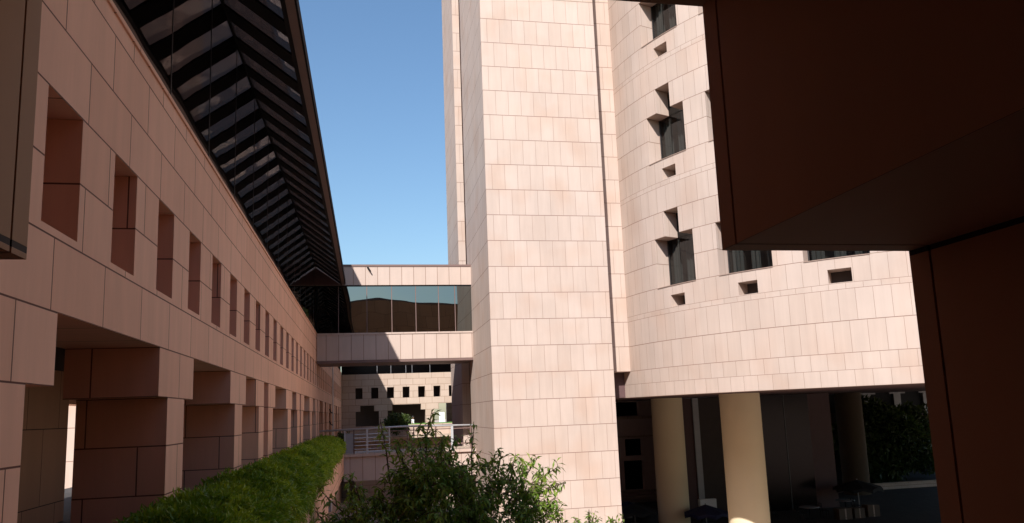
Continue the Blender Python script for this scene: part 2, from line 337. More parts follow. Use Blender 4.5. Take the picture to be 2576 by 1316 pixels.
# ------------------------------------------------------------------ near wing: the stepped opening we look through
near = thing('near_wing', 'shaded stone wing nearest the viewer whose stepped opening frames the courtyard', 'building', (0, 2, G))
yf, yt = 2.61, 1.82
def near_solid(x, z):
    if .585 < z < 1.6 or (x < 0 and .545 < z < .585): return not inr(x, -1.083, 1.35)
    if T < z < .585: return not inr(x, -1.98, 2.17)
    if 9.2 < z < 12.5: return not (2.4 < x % 2.72 < 3.9 or x % 2.72 < 1.1)
    return True
us = [-16, 60, -1.083, 1.35, -1.98, 2.17, 0] + [k*2.72+o for k in range(-6, 22) for o in (0, 1.1)]
us = [x for x in us if -16 <= x <= 60]
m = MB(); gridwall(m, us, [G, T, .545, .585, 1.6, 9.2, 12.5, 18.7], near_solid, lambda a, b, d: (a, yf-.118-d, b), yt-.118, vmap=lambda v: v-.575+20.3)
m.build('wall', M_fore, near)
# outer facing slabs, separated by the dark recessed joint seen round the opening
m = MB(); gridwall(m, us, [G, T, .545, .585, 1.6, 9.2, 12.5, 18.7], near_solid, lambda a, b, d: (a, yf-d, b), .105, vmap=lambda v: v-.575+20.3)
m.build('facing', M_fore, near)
part('ledge', M_dpave, near, (-4.0, 60, yf, 8.0, T-.5, T))  # unseen slab added below the opening to block bounce light from the court
part('roof', M_brown, near, (-16, 60, -14, 2.4, 18.75, 19.0))
part('ceiling', M_dark, near, (-16, 60, -14, .75, 3.0, 3.6))
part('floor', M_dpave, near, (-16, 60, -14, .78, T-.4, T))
part('back_wall', M_fore, near, (-16, 60, -14.4, -14, G, 18.75))
part('side_wall', M_dark, near, (-16.4, -16, -14, 2.4, G, 18.75))
part('side_wall', M_dark, near, (60, 60.4, -14, 2.4, G, 18.75))
part('pane', M_dglass, near, (-16, 60, 1.2, 1.24, 9.0, 12.7))

# ------------------------------------------------------------------ stone tower
tw = thing('stone_tower', 'tall sunlit square tower of pale pink stone slabs in the centre', 'building', (13.5, 59, G))
m = MB(); TX0, TX1, TY0, TY1, TZ = 8.9, 18.2, 53.85, 65.8, 52
m.box(TX0, TX1, TY0, TY1, G, TZ, off=(.1, -.82+19.9)); m.build('shaft', M_tower, tw)
rt = thing('rear_tower', 'narrow pale stone tower rising just behind the left side of the main tower', 'building', (11, 76, G))
m = MB(); m.box(8.8, 9.5, 71, 80.5, G, TZ, off=(.3, -.82+19.9)); m.box(9.5, 15, 71.6, 80.5, G, TZ, off=(.3, -.82+19.9)); m.build('shaft', M_tower, rt)

# ------------------------------------------------------------------ drum building
CX, CY, RR = 46.13, 60.31, 25.67
drum = thing('drum_building', 'sunlit pale stone building with a curved wall raised on columns, stepped and small square windows', 'building', (CX, CY, G))
rows = [.73, 1.75, 2.79, 4.78, 6.78, 7.14]
zz = 8.8
while zz < 50: rows += [zz, zz+1.9, zz+3.78, zz+5.72, zz+7.7, zz+8.06]; zz += 9.75
def rowmap(v):
    for i in range(len(rows)-1):
        if v <= rows[i+1]+1e-6: return i+(v-rows[i])/(rows[i+1]-rows[i])
    return len(rows)
DT = 1.31
PW = 13.1          # degrees between window bays
def Pd(a, z, d):
    t = math.radians(a); q = RR-d; return (CX+q*math.cos(t), CY+q*math.sin(t), z)
bays = [197.55+PW*k for k in range(0, 6)]
sills = [8.8+9.75*k for k in range(5)]
def drum_solid(a, z):
    for s in sills:
        for b in bays:
            if inr(z, s, s+3.78) and inr(a, b, b+8.7): return False
            if inr(z, s+3.78, s+5.72) and inr(a, b+2.65, b+5.95): return False
            if inr(z, s-1.6, s-.72) and inr(a, b+3.05, b+6.15): return False
    return True
stp = 1.0/RR*180/math.pi
us = [183.2+stp*k for k in range(60)] + [b+o for b in bays for o in (0, 2.65, 5.95, 8.7, 3.05, 6.15)]
us = [x for x in us if x <= 183.2+stp*42]
vsd = rows + [s+o for s in sills for o in (-1.6, -.72)]
m = MB(); gridwall(m, us, vsd, drum_solid, Pd, DT, vmap=rowmap, umap=lambda a: math.radians(a-183.2)*RR, back=False)
m.build('curved_wall', M_drum, drum)
# flank wall between tower and curved wall
m = MB(); m.box(18.2, 20.95, 57.0, 110, 2.79, 50, off=(.2, -.82+19.9)); m.build('flank_wall', M_tower, drum)
m = MB(); pts = [Pd(183.2+stp*k, 0, .02)[:2] for k in range(43)] + [(70, 40), (95, 60), (95, 110), (20.8, 110), (20.6, 62)]
m.prism(pts, 'z', .76, 1.3); m.build('soffit', M_maroon, drum)
def window(b, s):
    """glazing set back in the stepped opening, with frame and cloth curtains"""
    q = RR-DT+.02
    P = lambda a, z, d=0: (CX+(q-d)*math.cos(math.radians(a)), CY+(q-d)*math.sin(math.radians(a)), z)
    fr = MB()
    def bar(a0, a1, z0, z1, d0=-.06, d1=.06):
        c = [P(a0, z0, d0), P(a1, z0, d0), P(a1, z0, d1), P(a0, z0, d1)]; e = [P(a0, z1, d0), P(a1, z1, d0), P(a1, z1, d1), P(a0, z1, d1)]
        fr.face(c); fr.face(e)
        for i in range(4): j = (i+1) % 4; fr.face([c[i], c[j], e[j], e[i]])
    w8 = .22
    bar(b-.1, b+w8, s-.02, s+3.8); bar(b+8.7-w8, b+8.8, s-.02, s+3.8); bar(b+w8, b+8.7-w8, s-.02, s+.1);
    fo = fr.build('window', M_frame, drum)
    g = MB()
    for a0, a1, z0, z1 in ((b+.1, b+8.6, s, s+3.8), (b+2.6, b+6.0, s+3.8, s+5.74)): g.face([P(a0, z0), P(a1, z0), P(a1, z1), P(a0, z1)])
    g.build('pane', M_wglass, fo)
    c = MB(); n = 60
    for k in range(n):
        a0, a1 = b+.3+8.1*k/n, b+.3+8.1*(k+1)/n
        if 2.2 < a0-b < 3.6 or 5.4 < a0-b < 6.6: continue
        d = lambda a: .35+.10*math.sin((a-b)*9)+.05*math.sin((a-b)*23+s)
        c.face([P(a0, s+.05, d(a0)), P(a1, s+.05, d(a1)), P(a1, s+3.75, d(a1)), P(a0, s+3.75, d(a0))])
    c.build('curtain', M_curt, fo, smooth=True)
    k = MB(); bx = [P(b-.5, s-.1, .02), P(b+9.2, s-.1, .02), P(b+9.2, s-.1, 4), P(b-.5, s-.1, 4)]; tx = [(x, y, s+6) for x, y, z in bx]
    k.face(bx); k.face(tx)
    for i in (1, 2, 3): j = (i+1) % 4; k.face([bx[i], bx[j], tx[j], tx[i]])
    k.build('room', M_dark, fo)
for b in bays[:5]:
    for s in sills[:4]: window(b, s)
for b in bays[:5]:
    for s in sills[:4]:
        q = RR-DT+.03; m = MB(); m.face([(CX+q*math.cos(math.radians(a)), CY+q*math.sin(math.radians(a)), z) for a, z in ((b+2.9, s-1.7), (b+6.3, s-1.7), (b+6.3, s-.6), (b+2.9, s-.6))]); m.build('vent_pane', M_dark, drum)
m = MB()
for s in sills[:4]:
    for b in bays:
        a0, a1 = b, b+8.7
        for k in range(9):
            t0, t1 = a0+(a1-a0)*k/9, a0+(a1-a0)*(k+1)/9
            A, B, C2, D2 = Pd(t0, s+.012, -.04), Pd(t1, s+.012, -.04), Pd(t1, s+.012, DT-.02), Pd(t0, s+.012, DT-.02)
            m.face([A, B, C2, D2]); m.face([A, B, Pd(t1, s-.05, -.04), Pd(t0, s-.05, -.04)])
m.build('window_sill', M_bridge, drum)
part('recess_wall', M_maroon, drum, (18.25, 20.9, 58.2, 59.0, .76, 2.78))
# roof block so that nothing is open from above
m = MB(); m.prism([Pd(183.2+stp*k, 0, .3)[:2] for k in range(43)] + [(70, 45), (95, 60), (95, 110), (20.8, 110), (20.95, 62)], 'z', 49.5, 50); m.build('roof', M_brown, drum)
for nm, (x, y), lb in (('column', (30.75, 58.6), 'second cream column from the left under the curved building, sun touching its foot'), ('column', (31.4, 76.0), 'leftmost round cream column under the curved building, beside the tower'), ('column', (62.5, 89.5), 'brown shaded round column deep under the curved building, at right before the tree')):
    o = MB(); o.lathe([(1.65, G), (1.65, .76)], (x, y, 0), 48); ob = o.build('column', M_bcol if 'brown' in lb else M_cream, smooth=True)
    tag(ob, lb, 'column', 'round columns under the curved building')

# ------------------------------------------------------------------ glazed sky bridge
br = thing('sky_bridge', 'glazed sky bridge with pink stone parapets joining the left wing to the tower', 'bridge', (2.3, 65.6, 4.6))
B0, B1, BX0, BX1 = 63.5, 67.8, -4.15, 8.9
part('lower_parapet', M_bridge, br, (BX0, BX1, B0, B0+.3, 4.72, 6.86), off=(.35, 0)); part('ledge', M_tower, br, (BX0, BX1, B0-.06, B0+.5, 6.86, 7.0), off=(0, .3))
part('upper_parapet', M_bridge, br, (-4.6, BX1, B0, B0+.3, 11.08, 12.68), off=(.15, 0)); part('parapet_cap', M_brown, br, (-4.6, BX1, B0-.05, B0+.4, 12.68, 12.86))
part('soffit', M_brown, br, (BX0, BX1, B0+.02, B1, 4.5, 4.71)); part('roof', M_brown, br, (-4.6, BX1, B0+.3, B1-.3, 11.2, 11.6))
part('rear_parapet', M_bridge, br, (BX0, BX1, B1-.3, B1, 4.72, 12.7)); part('floor', M_dark, br, (BX0, BX1, B0+.3, B1-.3, 4.72, 5.0))
xs = [BX0, -1.0, .6, 2.55, 4.63, 6.63, 8.05, BX1]
xs = [BX0, -2.4, -.55+.5, 2.03, 4.07, 6.03, 7.45, BX1]
for a, b in zip(xs, xs[1:]):
    t = .0012*rnd.uniform(-1, 1); mm = MB(); mm.face([(a+.03, B0+.12+t, 7.0), (b-.03, B0+.12-t, 7.0), (b-.03, B0+.12-t*2, 10.98), (a+.03, B0+.12+t*1.5, 10.98)]); mm.build('pane', M_bglass, br, weld=False)
for a in xs[1:-1]: part('mullion', M_brown, br, (a-.03, a+.03, B0+.08, B0+.16, 7.0, 10.98))
part('head_frame', M_beam, br, (BX0, BX1, B0+.06, B0+.28, 10.98, 11.08)); part('backing', M_dark, br, (BX0, BX1, B0+.3, B0+.34, 7.0, 11.08))

m = MB(); m.tube([(.05, 63.5, 12.6), (.1, 63.3, 12.5), (.3, 63.2, 12.2)], [.09, .07, .05], 6); m.build('drain_spout', M_beam, br)
# ------------------------------------------------------------------ lower footbridge and railing
fb = thing('footbridge', 'stone footbridge below the sky bridge carrying a steel railing', 'bridge', (2.4, 65, -5.2))
part('parapet_wall', M_bridge, fb, (-2.0, 8.9, 63.6, 64.0, -5.15, -3.2), off=(.5, 0)); part('edge_ledge', M_tower, fb, (-2.0, 8.9, 63.4, 64.1, -3.2, -2.98), off=(0, .2)); part('deck', M_pave, fb, (-4.2, 8.9, 64.1, 71, -3.4, -3.05))
rl = thing('railing', 'brushed steel railing along the footbridge below the sky bridge', 'railing', (2.4, 63.7, -2.98))
m = MB(); m.tube([(-3.95, 63.75, -1.03), (2.9, 63.75, -.9), (8.85, 63.75, -1.02)], .085, 10); m.build('handrail', M_steel, rl, smooth=True)
for x, wv in ((-1.93, .05), (-1.2, .05), (-.12, .08), (1.7, .05), (3.17, .05), (3.72, .04), (5.55, .06), (6.93, .1), (8.5, .05)):
    part('post', M_steel if x in (-1.93, -.12, 1.7, 6.93) else M_brown, rl, (x-wv, x+wv, 63.68, 63.8, -2.98, -1.0))
for z in (-1.42, -1.72, -2.02, -2.32, -2.62, -2.85): m = MB(); m.tube([(-1.2, 63.74, z), (1.7, 63.74, z+.04)], .035, 6); m.build('rail', M_steel, rl)
part('bottom_rail', M_brown, rl, (.2, 8.6, 63.7, 63.78, -2.56, -2.44)); part('top_rail', M_brown, rl, (1.7, 8.6, 63.72, 63.77, -1.28, -1.2))
part('end_panel', M_grey, rl, (-1.9, -1.25, 63.72, 63.76, -2.9, -1.3))

# ------------------------------------------------------------------ far block closing the court
fw = thing('far_block', 'half sunlit stone block with small square windows and stepped openings seen under the sky bridge', 'building', (6, 124, G))
fwin = [(-2.03+2.49*k, -2.03+2.49*k+1.12) for k in range(0, 10)]
f1 = [(-2.01, 1.66), (3.02, 9.05), (10.46, 16.5)]; f2 = [(-1.29, .91), (3.76, 8.35), (11.19, 15.8)]
def far_solid(x, z):
    if inr(z, 2.84, 4.6): return not any(a < x < b for a, b in fwin)
    if inr(z, .86, 1.78): return not any(a < x < b for a, b in f2)
    if inr(z, -3, .86): return not any(a < x < b for a, b in f1)
    return True
us = [-4.2, 30]+[v for q in fwin+f1+f2 for v in q]
m = MB(); gridwall(m, us, [G, -3, .86, 1.78, 2.84, 4.6, 6.76], far_solid, lambda a, b, d: (a, YE+d, b), 1.5, vmap=lambda v: v+20.2-.86+.02); m.build('wall', M_far, fw)
part('glass_band', M_dglass, fw, (-4.2, 30, YE+.3, YE+.35, 6.76, 11.5)); part('roof', M_brown, fw, (-4.2, 30, YE-.3, YE+10, 11.5, 12.2))
for x in (1.4, 3.6, 6.0, 7.0, 9.9): part('mullion', M_grey, fw, (x, x+.05, YE+.2, YE+.3, 6.76, 11.5))
part('interior_wall', M_dark, fw, (-4.2, 10.3, YE+6, YE+6.3, -3, 6.76), (-4.2, 30, YE+1.5, YE+6, 1.9, 2.1)); part('upper_back', M_dark, fw, (-4.2, 30, YE+3, YE+3.2, 2.1, 6.76)); part('floor', M_pave, fw, (-4.2, 30, YE-10, YE+12, -3.3, -3.0))
for x in (13.0, 13.12): pass
rw = thing('court_wall', 'pale wall behind the farthest stepped opening by the white board', 'wall', (16, 134, -3)); part('slabs', M_far, rw, (13.6, 30, 133, 134, -3, 5)); part('coping', M_far, rw, (13.5, 30, 132.9, 134.1, 5, 5.2))
rt2 = thing('retaining_wall', 'sunlit stone retaining wall holding up the small lawn behind the railing', 'wall', (6, 117, -6)); part('slabs', M_far, rt2, (-2, 22, 116, 116.6, G, -1.55)); part('coping', M_far, rt2, (-2, 22, 115.9, 116.7, -1.55, -1.42))
m = MB(); n = 24
for i in range(n):
    for j in range(4):
        P = lambda a, b: (4.6+12*a/n, 116.7+1.0*b, -1.44+.17*math.sin(math.pi*min(a/6, 1)/2)*(1-((b-2)/2)**2)+.03*math.sin(a*2.3+b))
        m.face([P(i, j), P(i+1, j), P(i+1, j+1), P(i, j+1)])
tag(m.build('lawn', M_grass), kind='stuff', label='strip of bright lawn on the raised terrace behind the railing', cat='grass')
bd = thing('notice_board', 'plain white standing board beside the far stepped opening, behind the lawn', 'board', (11.4, 119.5, -3))
part('panel', M_white, bd, (11.0, 11.86, 119.4, 119.5, -1.3, .3)); part('leg', M_grey, bd, (11.05, 11.12, 119.52, 119.6, -3, .2)); part('leg', M_grey, bd, (11.74, 11.81, 119.52, 119.6, -3, .2))
# lamp post in front of the left wing beyond the bridge
lp = thing('lamp_post', 'slim pale post with small dark brackets against the far end of the left wing', 'post', (-3.8, 84, T))
m = MB(); m.tube([(-3.8, 84.1, T), (-3.8, 84.1, 6.6)], .07, 8); m.build('pole', M_white, lp)
for z in (.55, -.75): m = MB(); m.tube([(-3.8, 84.1, z), (-4.0, 83.9, z+.1), (-4.15, 83.8, z+.45)], .06, 6); m.build('bracket', M_black, lp)

# ------------------------------------------------------------------ undercroft behind the columns
rf = thing('rear_facade', 'dim pinkish facade with square windows seen beneath the curved building beside the tower', 'building', (36, 96, G))
rw_ = [(32.8, 35.4, -10.7, -7.0), (33.1, 35.4, -6.35, -4.2), (31.0, 35.2, -1.15, .6)]
def rf_solid(x, z): return not any(a < x < b and c < z < d for a, b, c, d in rw_)
m = MB(); gridwall(m, [16, 39.6]+[v for q in rw_ for v in q[:2]], [G, 6, *[v for q in rw_ for v in q[2:]]], rf_solid, lambda a, b, d: (a, 95+d, b), .8); m.build('wall', M_dusty, rf)
part('ledge', M_far, rf, (24, 39.6, 94.4, 95, -11.0, -10.75), (24, 39.6, 93.9, 95, -11.85, -11.4)); part('cornice', M_far, rf, (24, 39.6, 94.5, 95, -1.6, -1.25), (24, 39.6, 94.6, 95, -3.95, -3.8))
for a, b, c, d in rw_: part('window', M_dglass, rf, (a, b, 95.5, 95.55, c, d))
dk = thing('stair_block', 'dark maroon windowless block under the curved building between the two cream columns', 'building', (38, 82, G))
part('wall', M_maroon, dk, (34.5, 36.15, 80.2, 81.5, G, .7)); part('corner_strip', M_grey, dk, (36.15, 36.85, 80.0, 80.6, G, .7)); part('recess_wall', M_dark, dk, (36.85, 44, 81, 82, G, .7))
cw = thing('glazed_hall', 'black tinted glass hall under the curved building right of the sunlit column', 'building', (48, 80, G))
part('glass_wall', M_dglass, cw, (43.6, 50.6, 80, 80.1, G, .74)); part('end_wall', M_maroon, cw, (50.6, 53.4, 80, 90, G, .74)); part('backing', M_dark, cw, (43.6, 50.6, 80.3, 90, G, .74))
part('mullion', M_frame, cw, (47.4, 47.5, 79.95, 80, G, .74))
bf = thing('rear_arcade', 'shaded rear arcade with pale T-shaped piers seen through the undercroft at right', 'building', (75, 108, G))
part('wall', M_black, bf, (52, 100, 108, 109, G, 3)); 
for x in (78.0, 83.4, 88.8): part('pier', M_grey, bf, (x, x+1.25, 107.5, 108, -3, .7), (x-.8, x+2.05, 107.4, 107.5, .5, .75))
part('band', M_dark, bf, (52, 100, 107.6, 108, -4.3, -2.2))
lw = thing('low_wall', 'low pale wall across the back of the undercroft at the lower right', 'wall', (64, 88, G)); part('slabs', M_tower, lw, (57, 80, 92.0, 92.5, G, -11.7)); part('coping', M_far, lw, (57, 80, 91.9, 92.6, -11.7, -11.5))

# ------------------------------------------------------------------ vegetation
def leafquad(m, col, p, d, nrm, L, W, tone):
    s = d.cross(nrm).normalized(); k = len(m.v); tip = p+d*L+nrm*(-.18*L); mid = p+d*(L*.5)+nrm*(.06*L)
    for q in (p, mid+s*W*.5, tip, mid-s*W*.5): m.v.append((q.x*U, q.y*U, q.z*U))
    m.f.append((k, k+1, k+2, k+3)); m.uv += [(0, 0)]*4; col += [tone, tone, tone, 1]*4
def rv(): return Vector((rnd.gauss(0, 1), rnd.gauss(0, 1), rnd.gauss(0, 1))).normalized()
def sprig(m, col, tm, p0, p1, n, L, W, tone0, droop=.5):
    """a twig with leaves hanging off both sides"""
    d = (p1-p0); ln = d.length; dn = d.normalized()
    tm.tube([p0, (p0+p1)/2+Vector((0, 0, .04*ln)), p1], [.018, .012, .006], 4, cap=False)
    for i in range(n):
        t = (i+.5)/n; q = p0+d*t+rv()*.02
        out = (rv()+dn*.5).normalized(); ld = (out+Vector((0, 0, -droop*rnd.uniform(.4, 1.6)))).normalized()
        nr = (rv()*.5+Vector((0, 0, 1))); nr = (nr-ld*nr.dot(ld)).normalized()
        leafquad(m, col, q, ld, nr, L*rnd.uniform(.6, 1.15), W*rnd.uniform(.7, 1.1), min(1, max(0, tone0+rnd.gauss(0, .22))))
def tree(name, label, base, blobs, shoots, nleaf, L, W, group=None):
    t = thing(name, label, 'tree', base, group)
    tr = MB(); tm = MB(); lf = MB(); col = []
    b = Vector(base); fork = b+Vector((0, 0, (blobs[0][2]-b.z)*.45))
    tr.tube([b, b.lerp(fork, .5)+Vector((.08, .05, 0)), fork], [.20, .16, .13], 10)
    tot = sum(bl[3]*bl[4]*bl[5] for bl in blobs)
    for (x, y, z, rx, ry, rz) in blobs:
        c = Vector((x, y, z)); tm.tube([fork, fork.lerp(c, .5)+rv()*.25, c], [.10, .07, .03], 6, cap=False)
        k = int(nleaf*rx*ry*rz/tot/7)
        for _ in range(k):
            v = rv(); rr = rnd.uniform(.35, 1)**.6*(1+.18*math.sin(v.x*7+v.z*5+x)); p = c+Vector((v.x*rx*rr, v.y*ry*rr, v.z*rz*rr))
            e = p+(v+rv()*.9+Vector((0, 0, .25))).normalized()*rnd.uniform(.3, .75)
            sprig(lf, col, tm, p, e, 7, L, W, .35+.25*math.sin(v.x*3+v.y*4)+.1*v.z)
    for (x, y, z, x1, y1, z1, n) in shoots:
        p, q = Vector((x, y, z)), Vector((x1, y1, z1)); tm.tube([p, (p+q)/2+rv()*.06, q], [.035, .025, .01], 5, cap=False)
        for i in range(n):
            a = p.lerp(q, .25+.75*(i+.5)/n); sprig(lf, col, tm, a, a+(rv()+Vector((0, 0, .3))).normalized()*rnd.uniform(.15, .35), 5, L*1.1, W, .45)
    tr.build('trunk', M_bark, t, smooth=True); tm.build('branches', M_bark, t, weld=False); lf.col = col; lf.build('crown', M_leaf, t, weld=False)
    return t
tree('courtyard_tree', 'large leafy courtyard tree with a dense crown, its right side catching the sun', (2.9, 30, G),
     [(2.6, 30, -3.6, 1.9, 1.8, 1.7), (.4, 30, -4.6, 1.9, 1.7, 1.6), (-.5, 29.7, -5.0, 1.3, 1.2, 1.1), (7.0, 31.3, -5.0, .9, 1.0, 1.0), (2.2, 29.6, -2.0, 1.1, 1.1, 1.1), (4.2, 30.3, -2.7, 1.0, 1.0, .8), (5.2, 30.5, -4.2, 1.5, 1.4, 1.3), (6.0, 31.0, -3.1, 1.0, 1.0, 1.0), (2.5, 30, -6.2, 3.6, 2.4, 1.8), (6.6, 31.2, -4.6, .7, .9, 1.2), (1.2, 29.8, -3.1, .9, .9, .7)],
     [(1.4, 29.8, -2.2, 1.1, 29.7, -.9, 8), (3.1, 29.8, -2.0, 3.4, 29.7, -.9, 7), (5.6, 30.5, -2.9, 5.9, 30.4, -1.7, 8), (6.9, 31, -3.4, 8.1, 31.1, -3.0, 8), (-1.2, 29.8, -4.4, -2.0, 29.7, -3.4, 7), (.8, 30, -2.6, .45, 30, -.1, 9), (2.2, 29.8, -1.5, 2.45, 29.8, .1, 9), (2.4, 29.8, -1.2, 1.9, 29.7, -.4, 6), (4.0, 30, -2.6, 4.15, 30, -.35, 6), (6.6, 31, -3.0, 7.9, 31.2, -2.35, 8), (6.3, 31, -2.8, 6.9, 31, -2.0, 6), (-.6, 30, -3.9, -1.9, 29.9, -2.6, 8), (-.3, 30, -3.3, -.7, 29.9, -2.2, 8), (6.9, 31, -4.2, 7.6, 31, -3.6, 6), (5.0, 30.5, -2.7, 5.3, 30.4, -1.6, 6)],
     21000, .36, .115)
tree('sapling', 'small sapling whose top shoots show against the tower, right of the big tree', (9.4, 30.5, G),
     [(8.8, 30.5, -5.2, .5, .5, .5), (9.8, 30.5, -5.3, .4, .5, .5)], [(8.8, 30.5, -5.0, 8.9, 30.5, -4.1, 6), (8.8, 30.5, -5.0, 8.2, 30.5, -4.4, 5), (9.8, 30.5, -5.1, 9.9, 30.5, -4.45, 5), (9.8, 30.5, -5.1, 10.4, 30.5, -4.6, 3)], 500, .26, .085)
# hedge spilling over the planter
hd = thing('hedge', 'long feathery green hedge spilling over the planter edge below the left arcade', 'hedge', (-3, 38, T))
hm = MB(); N = 60
def hprof(y):
    w1 = .10*math.sin(y*1.3)+.09*math.sin(y*3.1+1)+.07*math.sin(y*6.7+2)
    return [(-4.18, T-.4), (-4.18, -1.78+w1*.5), (-3.6, -1.62+w1), (-2.95, -1.66+w1), (-2.35, -1.86+w1), (-2.06, -2.1+w1), (-1.98, -2.38+w1*1.6)]
ys = [13.6+(62.8-13.6)*(i/N)**1.3 for i in range(N+1)]
for a, b in zip(ys, ys[1:]):
    A, B = hprof(a), hprof(b)
    for i in range(len(A)-1): hm.face([(A[i][0], a, A[i][1]-.12), (A[i+1][0]-.06, a, A[i+1][1]-.12), (B[i+1][0]-.06, b, B[i+1][1]-.12), (B[i][0], b, B[i][1]-.12)])
hm.build('stems', M_core, hd, smooth=True)
lf = MB(); col = []
for k in range(84000):
    y = 13.4*math.exp(rnd.random()*math.log(63/13.4)); P = hprof(y); i = rnd.choices((0, 1, 2, 3, 4, 5), (.5, 1, 1.3, 1.2, .9, 1.1))[0]; t = rnd.random()
    x = P[i][0]+(P[i+1][0]-P[i][0])*t; z = P[i][1]+(P[i+1][1]-P[i][1])*t; p = Vector((x, y, z))+rv()*(.09+.07*max(0, math.sin(y*4.3+x*7)*math.sin(x*11+y*2)))
    hang = (i >= 4); cl = math.sin(y*2.1+x*2)*.5+math.sin(y*5.3+x*4+z*3)*.5
    if hang and i == 5 and math.sin(y*2.7)+math.sin(y*1.1+2) < -0.4 and rnd.random() < .75: continue
    out = Vector((.5 if i >= 3 else .15, -.15, .8 if not hang else -.35)); d = (out+rv()*1.15).normalized()
    nr = rv(); nr = (nr-d*nr.dot(d)).normalized(); s = (y/20)**.35*rnd.choice((.8, 1, 1, 1.7))
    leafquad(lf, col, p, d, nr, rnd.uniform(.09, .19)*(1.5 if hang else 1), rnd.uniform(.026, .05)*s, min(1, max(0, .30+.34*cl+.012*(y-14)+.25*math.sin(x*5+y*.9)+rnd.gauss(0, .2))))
for k in range(90):        # trailing tufts below the edge
    y = 14+rnd.random()**1.4*44; L0 = rnd.uniform(.15, .7)*(1+.6*math.sin(y*1.7))
    for q in range(int(42)):
        t = rnd.random(); p = Vector((-1.93+rnd.gauss(0, .05), y+rnd.gauss(0, .12)*(1.2-t), -2.35-L0*t)); d = Vector((rnd.gauss(0, .4)+.2, rnd.gauss(0, .5), -.9)).normalized(); nr = rv(); nr = (nr-d*nr.dot(d)).normalized()
        leafquad(lf, col, p, d, nr, rnd.uniform(.12, .26), .03, min(1, max(0, .4+rnd.gauss(0, .25))))
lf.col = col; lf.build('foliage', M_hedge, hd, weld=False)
def shrub(name, label, cat, base, rx, ry, rz, n, L, W, mat, group=None):
    o = thing(name, label, cat, base, group); lf = MB(); col = []; st = MB(); b = Vector(base)
    for i in range(7):
        q = b+Vector((rnd.uniform(-.6, .6)*rx, rnd.uniform(-.6, .6)*ry, rz*rnd.uniform(.9, 1.6))); st.tube([b, b.lerp(q, .5)+rv()*.1*rx, q], [.05*rz, .035*rz, .01*rz], 5, cap=False)
    for _ in range(n):
        v = rv(); rr = rnd.random()**.45*(1+.2*math.sin(v.x*6+v.z*4)); p = b+Vector((v.x*rx*rr, v.y*ry*rr, rz+v.z*rz*rr)); d = (rv()+v*.5).normalized(); nr = rv(); nr = (nr-d*nr.dot(d)).normalized()
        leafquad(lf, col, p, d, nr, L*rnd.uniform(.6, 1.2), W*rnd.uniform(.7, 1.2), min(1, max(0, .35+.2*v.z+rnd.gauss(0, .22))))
    st.build('stems', M_bark, o, weld=False); lf.col = col; lf.build('foliage', mat, o, weld=False); return o
shrub('shrub', 'round green bush on the terrace behind the railing, in front of the far stepped openings', 'bush', (4.25, 112, -2.4), 1.75, 2, 1.35, 2200, .5, .2, M_shrub)
shrub('shrub', 'low dark bush at the foot of the far end of the left wing', 'bush', (-2.6, 80, -3.0), .9, 1, .75, 900, .3, .12, M_shrub)
shrub('undercroft_tree', 'dark bushy tree standing in the shade beyond the undercroft at right', 'tree', (76.5, 101, G), 9.5, 4, 5.9, 12000, .9, .4, M_shrub)
shrub('undercroft_tree', 'small dark tree glimpsed in the gap left of the brown shaded column', 'tree', (62.5, 104, G), 2.5, 2, 4.6, 2200, .8, .35, M_shrub)
shrub('coping_plant', 'small reddish plant on top of the left wing coping, nearer of the two', 'plant', (-4.22, 45.5, 7.05), .12, 1.2, .22, 260, .2, .07, M_bark)
shrub('coping_plant', 'small dry plant on top of the left wing coping just before the sky bridge', 'plant', (-4.22, 52.5, 7.05), .12, 1.6, .2, 260, .2, .07, M_shrub)

# ------------------------------------------------------------------ small things
ln_ = thing('lantern', 'dark round lantern hanging inside the third narrow window of the left wing', 'lamp', (-4.75, 17.6, 3.2))
m = MB(); m.lathe([(.0, -.24), (.10, -.22), (.20, -.05), (.21, .08), (.14, .2), (0, .22)], (-4.75, 17.0, 3.12), 14); m.build('shade', M_black, ln_, smooth=True)
m = MB(); m.lathe([(0, .26), (.24, .2), (.25, .17), (0, .17)], (-4.75, 17.0, 3.12), 14); m.build('cap', M_black, ln_); m = MB(); m.tube([(-4.75, 17.0, 3.36), (-4.75, 17.0, 4.6)], .02, 6); m.build('rod', M_black, ln_)

def umbrella(label, x, y, z, rad, mat, group):
    o = thing('parasol', label, 'parasol', (x, y, G), group); m = MB(); n = 8
    for k in range(n):
        a, b = 2*math.pi*k/n, 2*math.pi*(k+1)/n; c = (a+b)/2; top = (x, y, z+.9)
        A = (x+rad*math.cos(a), y+rad*math.sin(a), z); B = (x+rad*math.cos(b), y+rad*math.sin(b), z); Cm = (x+rad*.93*math.cos(c), y+rad*.93*math.sin(c), z+.18)
        m.face([top, A, Cm]); m.face([top, Cm, B]); D = lambda q, h=.35: (q[0], q[1], q[2]-h)
        m.face([A, Cm, D(Cm, .28), D(A)]); m.face([Cm, B, D(B), D(Cm, .28)])
    m.build('canopy', mat, o); m = MB(); m.tube([(x, y, G), (x, y, z+1.0)], .06, 8); m.build('pole', M_grey, o)
    m = MB(); m.lathe([(0, .22), (.45, .2), (.5, 0)], (x, y, G), 16); m.build('base', M_grey, o); return o
umbrella('black scalloped parasol beneath the curved building, close behind the tower corner', 27.6, 77.5, -11.0, 2.4, M_black, 'parasols in the undercroft')
umbrella('navy scalloped parasol half hidden by the leftmost cream column', 28.6, 82.5, -12.0+.6, 2.2, M_navy, 'parasols in the undercroft')
umbrella('dark navy parasol standing between the two cream columns', 33.6, 73.0, -11.0, 2.3, M_navy, 'parasols in the undercroft')
